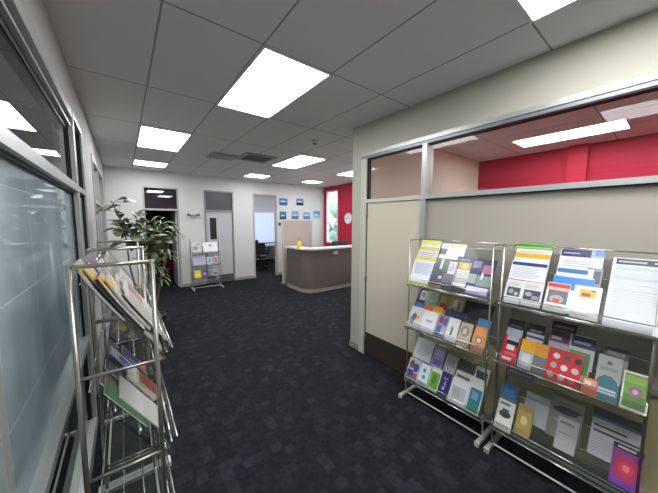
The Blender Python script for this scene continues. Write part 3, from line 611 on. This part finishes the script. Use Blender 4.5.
# middle shelf, back row
br(K2,2,0, .022,.10,.135,.21, 'b8c0c6', [(0,.66,1,1,'232325'),(.1,.7,.9,.8,'5f5f62')], 'leaflet with black head and pale blue body, back row left end, nearest rack')
br(K2,2,0, .148,.10,.135,.21, 'c0c4cc', [(0,.68,1,1,'141416'),(.15,.74,.85,.8,'8c8c90'),(0,.5,1,.58,'4a3f62')], 'leaflet with black head and violet stripe, back row, nearest rack')
br(K2,2,0, .278,.13,.20,.21, 'a8a49c', [(0,.68,1,.98,'121214'),(.1,.78,.9,.86,'6a6a6c')], 'leaflet with narrow black banner at the back of the middle shelf')
br(K2,2,1, .277,.11,.135,.21, '8f6c7e', [(.05,.62,.95,.98,'4c1c34'),(.1,.68,.6,.78,'a8a0a8'),(.05,.3,.95,.58,'a8a8b8')], 'plum-topped leaflet, back row, nearest rack')
br(K2,2,0, .393,.115,.135,.21, 'c4c4c4', [(0,.62,1,.98,'22284c'),(.1,.74,.8,.82,'8f94ac')], 'leaflet with navy head, back row, nearest rack')
br(K2,2,0, .545,.105,.12,.21, '8c8a84', [(0,.66,1,.98,'2b2a2c'),(.15,.76,.85,.86,'85827c')], 'leaflet with charcoal head, back row right, nearest rack')
br(K2,2,1, .386,.112,.060,.205, 'bcc0b8', [(.05,.18,.95,.88,'5b8a4a'),(.2,.3,.6,.6,'7aa468')], 'green leaflet with white head beside the red bubble booklet')
# front row
br(K2,2,3, .026,.10,.008,.208, 'b81c2c', [(.2,.62,.95,.80,'1a1a1e'),(.15,.82,.9,.99,'b4c0c8'),(.25,.48,.75,.66,'cfcfcf'),(.1,.1,.7,.22,'dcc8c8'),(.2,.28,.9,.40,'d05058')], 'bright red leaflet with black car picture, front row left end, nearest rack')
br(K2,2,4, .138,.165,.012,.205, '8e9094', [(0,.58,.5,1,'dca222'),(.5,.58,1,1,'cf8e24'),(0,0,.5,.56,'a8aaac'),(.12,.12,.4,.5,'c4c6c8'),(.5,0,1,.56,'6c6a6a'),(.2,.0,.5,.14,'b8babc')], 'amber-topped grey double brochure beside the red leaflets', 'brochure', 'brochure')
bub = [(.08+.31*(i%3)+.04*(i//3), .08+.30*(i//3), .28+.31*(i%3)+.04*(i//3), .26+.30*(i//3), c, 'o') for i, c in enumerate(('b8a8a4','c8c0bc','d06058','a8989a','d4ccca','c4b4b0','d8d0cc','5a4a50','2a2a30'))]
br(K2,2,5, .296,.172,.004,.212, 'c02a2c', bub, 'square red booklet covered with grey bubbles', 'booklet', 'booklet')
br(K2,2,4, .478,.070,.002,.097, 'c85c30', [(.1,.45,.9,.9,'c9a08c'),(.2,.55,.6,.8,'dccabc')], 'small orange card between the red booklet and the teal leaflet', 'card', 'card')
br(K2,2,3, .530,.102,.0,.262, 'a4a6a2', [(0,0,1,.40,'2c6a78'),(.08,.28,.92,.54,'2c6a78','o'),(.3,.50,.7,.55,'2c6a78'),(.1,.14,.9,.26,'b4c4c8'),(.4,.8,.6,.88,'5a5c5a'),(.15,.66,.85,.74,'8c8e8c')], 'tall grey leaflet with teal dome shape below')
br(K2,2,4, .641,.102,.0,.21, 'd8d8cc', [(.07,.05,.93,.94,'6a9a3a'),(.1,.08,.9,.4,'4c7c2c'),(.25,.35,.78,.62,'8c5c78','o'),(.4,.42,.62,.56,'c8a0b4','o'),(.1,.7,.9,.9,'8ab04c')], 'green leaflet with purple flower and white border')
# black label strips under the middle shelf
br(K2,2,6, .095,.165,-.055,.055, '111113', [(.1,.35,.9,.55,'3a3a3c')], 'black strip card below the amber brochure', 'shelf_card', 'card')
# bottom shelf
br(K2,3,0, .005,.112,.150,.21, '6f6c4c', [(.05,.45,.95,.98,'2c6cae'),(.2,.55,.8,.8,'4c88c0')], 'leaflet with strong blue head, back left, bottom shelf of nearest rack')
br(K2,3,1, .135,.10,.045,.21, '9a8a54', [(.1,.2,.9,.8,'b89a50'),(.3,.35,.7,.65,'d8c898','o')], 'gold food picture leaflet, bottom shelf of nearest rack')
br(K2,3,0, .165,.150,.150,.21, 'a8a9a8', [(.0,.75,1,.85,'8c8e90')]+lines(.1,.2,.9,.65,6,'94969a'), 'plain grey leaflet with text lines, bottom shelf of nearest rack')
br(K2,3,4, .016,.110,.016,.212, 'd9dad4', [(.1,.84,.7,.92,'6a7a5c'),(.15,.42,.85,.66,'3a3c3e','o'),(.3,.6,.7,.72,'55585a'),(.1,.1,.9,.2,'b4b6a8')], 'white leaflet with dark appliance picture, front left, bottom shelf of nearest rack')
br(K2,3,1, .308,.175,.140,.27, '77756e', [(.1,.62,.85,.76,'1a1a1c','o'),(.25,.70,.95,.80,'232325','o'),(.2,.40,.9,.45,'94928a'),(.1,.9,.9,.95,'8f8d84')], 'grey sheet with black oval shape, bottom shelf of nearest rack', 'sheet', 'paper')
br(K2,3,3, .367,.105,.085,.205, 'a9a8a4', [(.1,.8,.8,.88,'7a7a76'),(.1,.5,.9,.54,'8c8c88')], 'pale grey leaflet in front of the oval sheet')
br(K2,3,1, .523,.22,.150,.285, 'b4b3b4', [(0,.84,1,1,'101114'),(.0,.78,1,.84,'3f5f74'),(.05,.62,.7,.66,'2a2428'),(.05,.50,.95,.55,'4a3844')]+lines(.05,.1,.9,.42,6,'9c9ba0'), 'large grey sheet with black head and dark bars, bottom shelf', 'sheet', 'paper')
br(K2,3,4, .630,.122,.060,.225, '8c3c86', [(0,.86,1,1,'0e0e10'),(.15,.90,.75,.95,'c4c4c4'),(.1,.15,.9,.75,'c0305c','o'),(.25,.3,.75,.62,'d8405c','o'),(.38,.38,.62,.55,'f07a80','o'),(.0,.0,1,.12,'6a3c9c')], 'magenta flower leaflet with black head, front right of the bottom shelf')

# --- left rack magazines (seen along the stack)
def mg(k, t_, lay, s, w_, t0, h, base, blocks, label, thick=.008, bend=.02, name='magazine', cat='magazine', back='b4b2aa'):
    sheet(name, k, t_, lay, s, w_, t0, h, base, blocks, label, cat, G3, thick, bend, None, back)
mg(KL,1,0, .010,.21,.225,.297, 'a9a69c', [(.05,.72,.5,.98,'d8a81c'),(.1,.2,.9,.6,'8c8a86')], 'grey magazine with amber corner square, back of the near end', .006,.02)
mg(KL,1,1.2, .050,.21,.190,.297, 'b0aeb4', [(.05,.70,.55,.95,'dcae20'),(.1,.1,.9,.6,'8e93a4')], 'grey-blue magazine with amber square, second back one from the near end', .006,.02)
mg(KL,1,2.5, .012,.21,.135,.297, 'b4b0a6', [(.05,.80,.55,1,'e0a81a'),(.15,.84,.4,.95,'b87c14'),(.1,.1,.9,.7,'8d8b86')], 'near magazine with amber square label and worn grey cover', .010,.02, back='2c2a28')
mg(KL,1,4.2, .070,.21,.105,.297, 'c4c0b4', [(.05,.82,.4,1,'e0ac24'),(.1,.1,.9,.75,'aaa79e')], 'cream magazine with small amber label, in front on the near end', .008,.02)
mg(KL,1,1, .275,.21,.215,.297, '7b6a78', [(.1,.55,.6,.9,'8c3c50'),(.5,.2,.9,.5,'4c5a80')], 'plum and blue magazine at the back, mid rack top shelf')
mg(KL,1,2.5, .245,.21,.165,.297, 'c9c8c2', [(.1,.5,.8,.9,'8a7a78'),(.1,.1,.9,.4,'b4a89c')], 'off-white magazine with brown photo, mid rack top shelf')
mg(KL,1,4, .300,.21,.060,.297, 'cdc9c0', [(.1,.1,.9,.6,'b4b2ac'),(.1,.7,.6,.9,'9c4050')], 'pale magazine with red title block, mid rack top shelf')
mg(KL,1,5.2, .200,.21,.020,.297, 'd4d0c6', [(.1,.1,.9,.7,'c4c0b6')], 'plain cream magazine lowest in the middle, top shelf')
mg(KL,1,1, .495,.21,.155,.297, 'd0d0d4', [(.1,.4,.9,.9,'5a6a94')], 'white magazine with blue cover photo, far half top shelf')
mg(KL,1,2.5, .470,.21,.110,.297, 'bcbab4', [(.1,.4,.9,.9,'7c7468')], 'greyish magazine with brown cover photo, far half top shelf')
mg(KL,1,4, .505,.21,.040,.297, 'd6d4cc', [(.1,.4,.9,.9,'a8a6a0')], 'light magazine at the far end, front of the top shelf')
mg(KL,1,2, .030,.21,.010,.297, 'b9b5aa', [(.1,.1,.9,.8,'9c9990')], 'grey magazine resting low at near end, front of the top shelf of the left rack', .006, .0)
mg(KL,1,6.3, .330,.21,.004,.297, 'd2cfc8', [(.1,.5,.9,.9,'a87c70'),(.1,.1,.9,.4,'c0bcb2')], 'cream magazine with dusty pink photo, foremost on the top shelf of the left rack', .005, .01)
mg(KL,1,6.3, .100,.21,.002,.297, 'c4c0b6', [(.1,.1,.9,.9,'b0aca2')], 'plain beige magazine, foremost near end of the top shelf of the left rack', .005, .01)
mg(KL,2,1, .020,.15,.13,.26, '3a6a44', [(.1,.1,.9,.9,'4c7c50')], 'green leaflet at the near end of the left rack, middle shelf', .004, .0, 'leaflet', 'leaflet')
mg(KL,2,2, .060,.21,.02,.297, 'c6c6be', [(.05,.05,.95,.5,'b8bab4')], 'large pale magazine sagging at near end, middle shelf', .006, .0)
mg(KL,2,0, .100,.12,.20,.21, '6a1c26', [(.1,.1,.9,.5,'581820')], 'dark maroon leaflet, middle shelf of the left rack', .006, .0, 'leaflet', 'leaflet')
mg(KL,2,1, .245,.11,.19,.21, '262a48', [(.2,.5,.9,.9,'3a3f66'),(.1,.1,.5,.3,'c8c8d0')], 'navy leaflet, middle shelf of the left rack', .006, .0, 'leaflet', 'leaflet')
mg(KL,2,3, .285,.12,.07,.21, 'cfc7a8', [(.1,.5,.9,.9,'c4bc98')], 'cream leaflet, middle shelf of the left rack', .01, .0, 'leaflet', 'leaflet')
mg(KL,2,4.5, .300,.14,.0,.21, '8c4c30', [(.1,.1,.9,.9,'7a3c28'),(.2,.2,.8,.3,'a4664a')], 'rust brown booklet at the front of the middle shelf', .012, .0, 'booklet', 'booklet')
mg(KL,2,2, .430,.11,.18,.21, 'b4c4dc', [(.2,.3,.8,.7,'4060a8')], 'pale blue leaflet with dark blue mark, middle shelf far half', .006, .0, 'leaflet', 'leaflet')
mg(KL,2,3, .560,.11,.10,.21, '2c3a68', [(.1,.1,.9,.35,'c46a30')], 'dark blue and orange leaflet, middle shelf far end', .008, .0, 'leaflet', 'leaflet')
# hidden second rack: a few magazines
for i, (s, c, lb) in enumerate(((.03, 'd8b030', 'yellow magazine standing high on the second left rack'), (.26, 'c9c8c4', 'white magazine on the second left rack, middle'), (.50, '8c7a88', 'mauve magazine on the second left rack, far end'))):
    sheet('magazine', KL2, 1, 1, s, .21, .14, .297, c, [(.1,.5,.9,.9,'8f8d8a')], lb, 'magazine', 'magazines on the second left rack', .006, .02)

# ---------------------------------------------------------------- small far rack
ZS = {1: .93, 2: .60, 3: .27}
sr = thing('small_brochure_rack', 'low clear acrylic brochure rack before the far white door', 'display rack', (.50, 5.60, 0)); SW = .70
for x in (0, SW):
    bm = B(); tube(bm, [(x, 0, .03), (x, 0, 1.0), (x, .16, 1.31), (x, .18, .03)], .008); obj('end_frame', bm, mat('c4c6ca', .35, .4), sr)
    obj('foot', boxes(((x-.015, -.16, 0), (x+.015, .22, .03))), mat('c8c8c6', .4, .2), sr)
bm = B(); tube(bm, [(0, .05, .03), (SW, .05, .03)], .008); obj('base_bar', bm, mat('c8c8c6', .4), sr)
for z in ZS.values():
    bm = B(); box(bm, (.01, -.03, z), (SW-.01, .12, z+.006)); box(bm, (.01, -.034, z), (SW-.01, -.03, z+.05)); 
    slab(bm, 0, .32, -.13, -.126, .01, SW-.01, z-.06); obj('shelf', bm, ACRYL, sr)
def far_leaf(x, w_, z, h, c, blocks, lb, y=5.60):
    bm = B(); a = .38
    def P(u, v, d): return (x+u*w_, y + v*h*math.sin(a) - d*math.cos(a), z + v*h*math.cos(a) - d*math.sin(a)*-1)
    cols = [c]
    def patch(u0, v0, u1, v1, d0, d1, mi):
        vs = [bm.verts.new(P(u, v, d)) for d in (d0, d1) for u, v in ((u0,v0),(u1,v0),(u1,v1),(u0,v1))]
        for f in ((3,2,1,0),(4,5,6,7),(0,1,5,4),(1,2,6,5),(2,3,7,6),(3,0,4,7)): bm.faces.new([vs[i] for i in f]).material_index = mi
    patch(0,0,1,1,0,.004,0)
    for b in blocks:
        if b[4] not in cols: cols.append(b[4])
        patch(b[0], b[1], b[2], b[3], .004, .0055, cols.index(b[4]))
    tag(obj('leaflet', bm, [mat(q, .4) for q in cols]), lb, 'leaflet', 'leaflets on the small far rack')
far_leaf(.53, .21, .94, .30, 'cfd4d2', [(.1,.3,.6,.6,'8f9a94'),(.5,.7,.9,.9,'a9b4b0')], 'pale leaflet with grey picture, top left of the small far rack')
far_leaf(.78, .36, .94, .28, 'f0f0ec', [(.4,.6,.6,.75,'8a908a')], 'bright white wide sheet, top right of the small far rack')
far_leaf(.53, .30, .61, .27, 'c9c4dc', [(.05,.05,.95,.9,'bdb8d4')], 'lavender sheet, middle left of the small far rack')
far_leaf(.86, .14, .61, .22, 'b4ccd0', [(.3,.3,.7,.7,'6a9aa4')], 'pale teal leaflet, middle of the small far rack')
far_leaf(1.03, .10, .63, .21, 'd8c8cc', [(.2,.1,.8,.85,'b05068')], 'pink and red leaflet, middle right of the small far rack')
far_leaf(.55, .16, .28, .22, 'e2cf2c', [(.2,.3,.8,.6,'f0e060')], 'yellow leaflet, bottom left of the small far rack')
far_leaf(.73, .12, .30, .21, '6a4a80', [(.2,.3,.8,.6,'b08ab0')], 'purple leaflet beside the yellow one on the small far rack')
far_leaf(1.0, .12, .31, .15, '9aa0a0', [(.2,.2,.8,.6,'3f4648')], 'grey leaflet with dark picture, bottom right of the small far rack')

# ---------------------------------------------------------------- plants
def leaf_at(bm, base, d, length, width, droop, rnd, seg=5):
    d = Vector(d).normalized(); side = d.cross(Vector((0,0,1)))
    if side.length < .1: side = Vector((1,0,0))
    side.normalize(); side = (side + Vector((0,0,1))*rnd.uniform(-.6,.6)).normalized()
    pr = None; p = Vector(base); nrm = side.cross(d)
    for k in range(seg+1):
        f = k/seg; wd = width*.5*math.sin(PI*min(1, f*.93+.04))**.8
        l = bm.verts.new(p + side*wd + nrm*wd*.25); c = bm.verts.new(p); r = bm.verts.new(p - side*wd + nrm*wd*.25)
        if pr:
            for a, b in ((pr[0], pr[1]), (pr[1], pr[2])):
                q = (l, c) if a is pr[0] else (c, r)
                fc = bm.faces.new((a, b, q[1], q[0])); fc.smooth = True
        pr = (l, c, r); d = (d + Vector((0,0,-droop/seg))).normalized(); p = p + d*length/seg
def pot(t, r, h, c):
    bm = B(); lathe(bm, [(r*.72, 0), (r*.78, .02), (r, h-.03), (r*1.05, h-.03), (r*1.05, h), (r*.93, h), (r*.92, h-.03)]); obj('pot', bm, mat(c, .5), t)
    bm = B(); lathe(bm, [(r*.6, h-.06), (r*.91, h-.035), (r*.3, h-.028)]); obj('soil', bm, mat('2c2219', .95), t)
rnd = random.Random(4)
p1 = thing('rubber_plant', 'tall potted plant with broad dark green leaves on arching stems, behind the left racks', 'plant', (-.70, 2.30, 0)); pot(p1, .17, .32, '4b4640')
stems = [
 [(0,0,.3), (-.04,.02,.8), (-.10,0,1.2), (-.12,0,1.55), (-.18,-.02,1.85), (-.24,-.02,2.0)],
 [(.02,0,.3), (.06,0,.8), (.10,.0,1.15), (.02,0,1.40), (-.10,0,1.60), (-.16,.03,1.75)],
 [(.0,.03,.3), (.02,.03,.8), (.03,.05,1.2), (.03,.05,1.5), (.02,.03,1.72), (-.02,.03,1.85)],
 [(.03,.0,.3), (.06,-.02,.8), (.10,0,1.1), (.15,.0,1.4), (.17,.02,1.70)],
 [(.0,-.03,.3), (.03,-.04,.8), (.12,-.04,1.1), (.20,-.06,1.35), (.28,-.08,1.55)]]
bm = B()
for s in stems:
    tube(bm, s, [.014, .012, .010, .008, .006, .005][:len(s)], 6)
obj('stems', bm, mat('5a5138', .7), p1)
bm = B()
for si, s in enumerate(stems):
    s = [Vector(q) for q in s]; n_ = (22, 20, 36, 34, 32)[si]
    for k in range(n_):
        f = rnd.uniform(.60 if si < 2 else .5, 1)*(len(s)-1); i = min(int(f), len(s)-2); p = s[i].lerp(s[i+1], f-i)
        a = rnd.uniform(0, 2*PI); lp = p + Vector((rnd.gauss(0, .045), rnd.gauss(0, .045), rnd.gauss(0, .03)))
        tube(bm, [p, lp], .002, 4)
        leaf_at(bm, lp, (math.cos(a), math.sin(a), rnd.uniform(-.3, .7)), rnd.uniform(.12, .19) + (.02 if si < 2 else 0), rnd.uniform(.065, .09) + (.015 if si < 2 else 0), rnd.uniform(.2, .9), rnd)
obj('foliage', bm, leaf_mat('45573a', '8a9870'), p1)
p2 = thing('dracaena', 'potted plant with long drooping pointed leaves before the open dark doorway', 'plant', (-.52, 3.05, 0)); pot(p2, .15, .30, '3c3a38')
bm = B(); tips = [(.30,.05,1.60), (.16,.0,1.78), (.05,.08,1.45), (.22,-.05,1.30), (.05,0,1.05), (.12,.05,.85)]
for q in tips: tube(bm, [(0,0,.27), (q[0]*.25, q[1]*.3, q[2]*.5), q], [.014, .01, .006], 6)
obj('stems', bm, mat('6a5f45', .7), p2)
bm = B()
for q in tips:
    for k in range(20):
        a = 2*PI*k/20*2.4 + rnd.random(); leaf_at(bm, Vector(q) + Vector((0,0,rnd.uniform(-.12,.05))), (math.cos(a), math.sin(a), rnd.uniform(.1, 1.1)), rnd.uniform(.18, .28), rnd.uniform(.022, .034), rnd.uniform(1.0, 2.2), rnd, 6)
obj('foliage', bm, leaf_mat('42563a', '8a9a68'), p2)
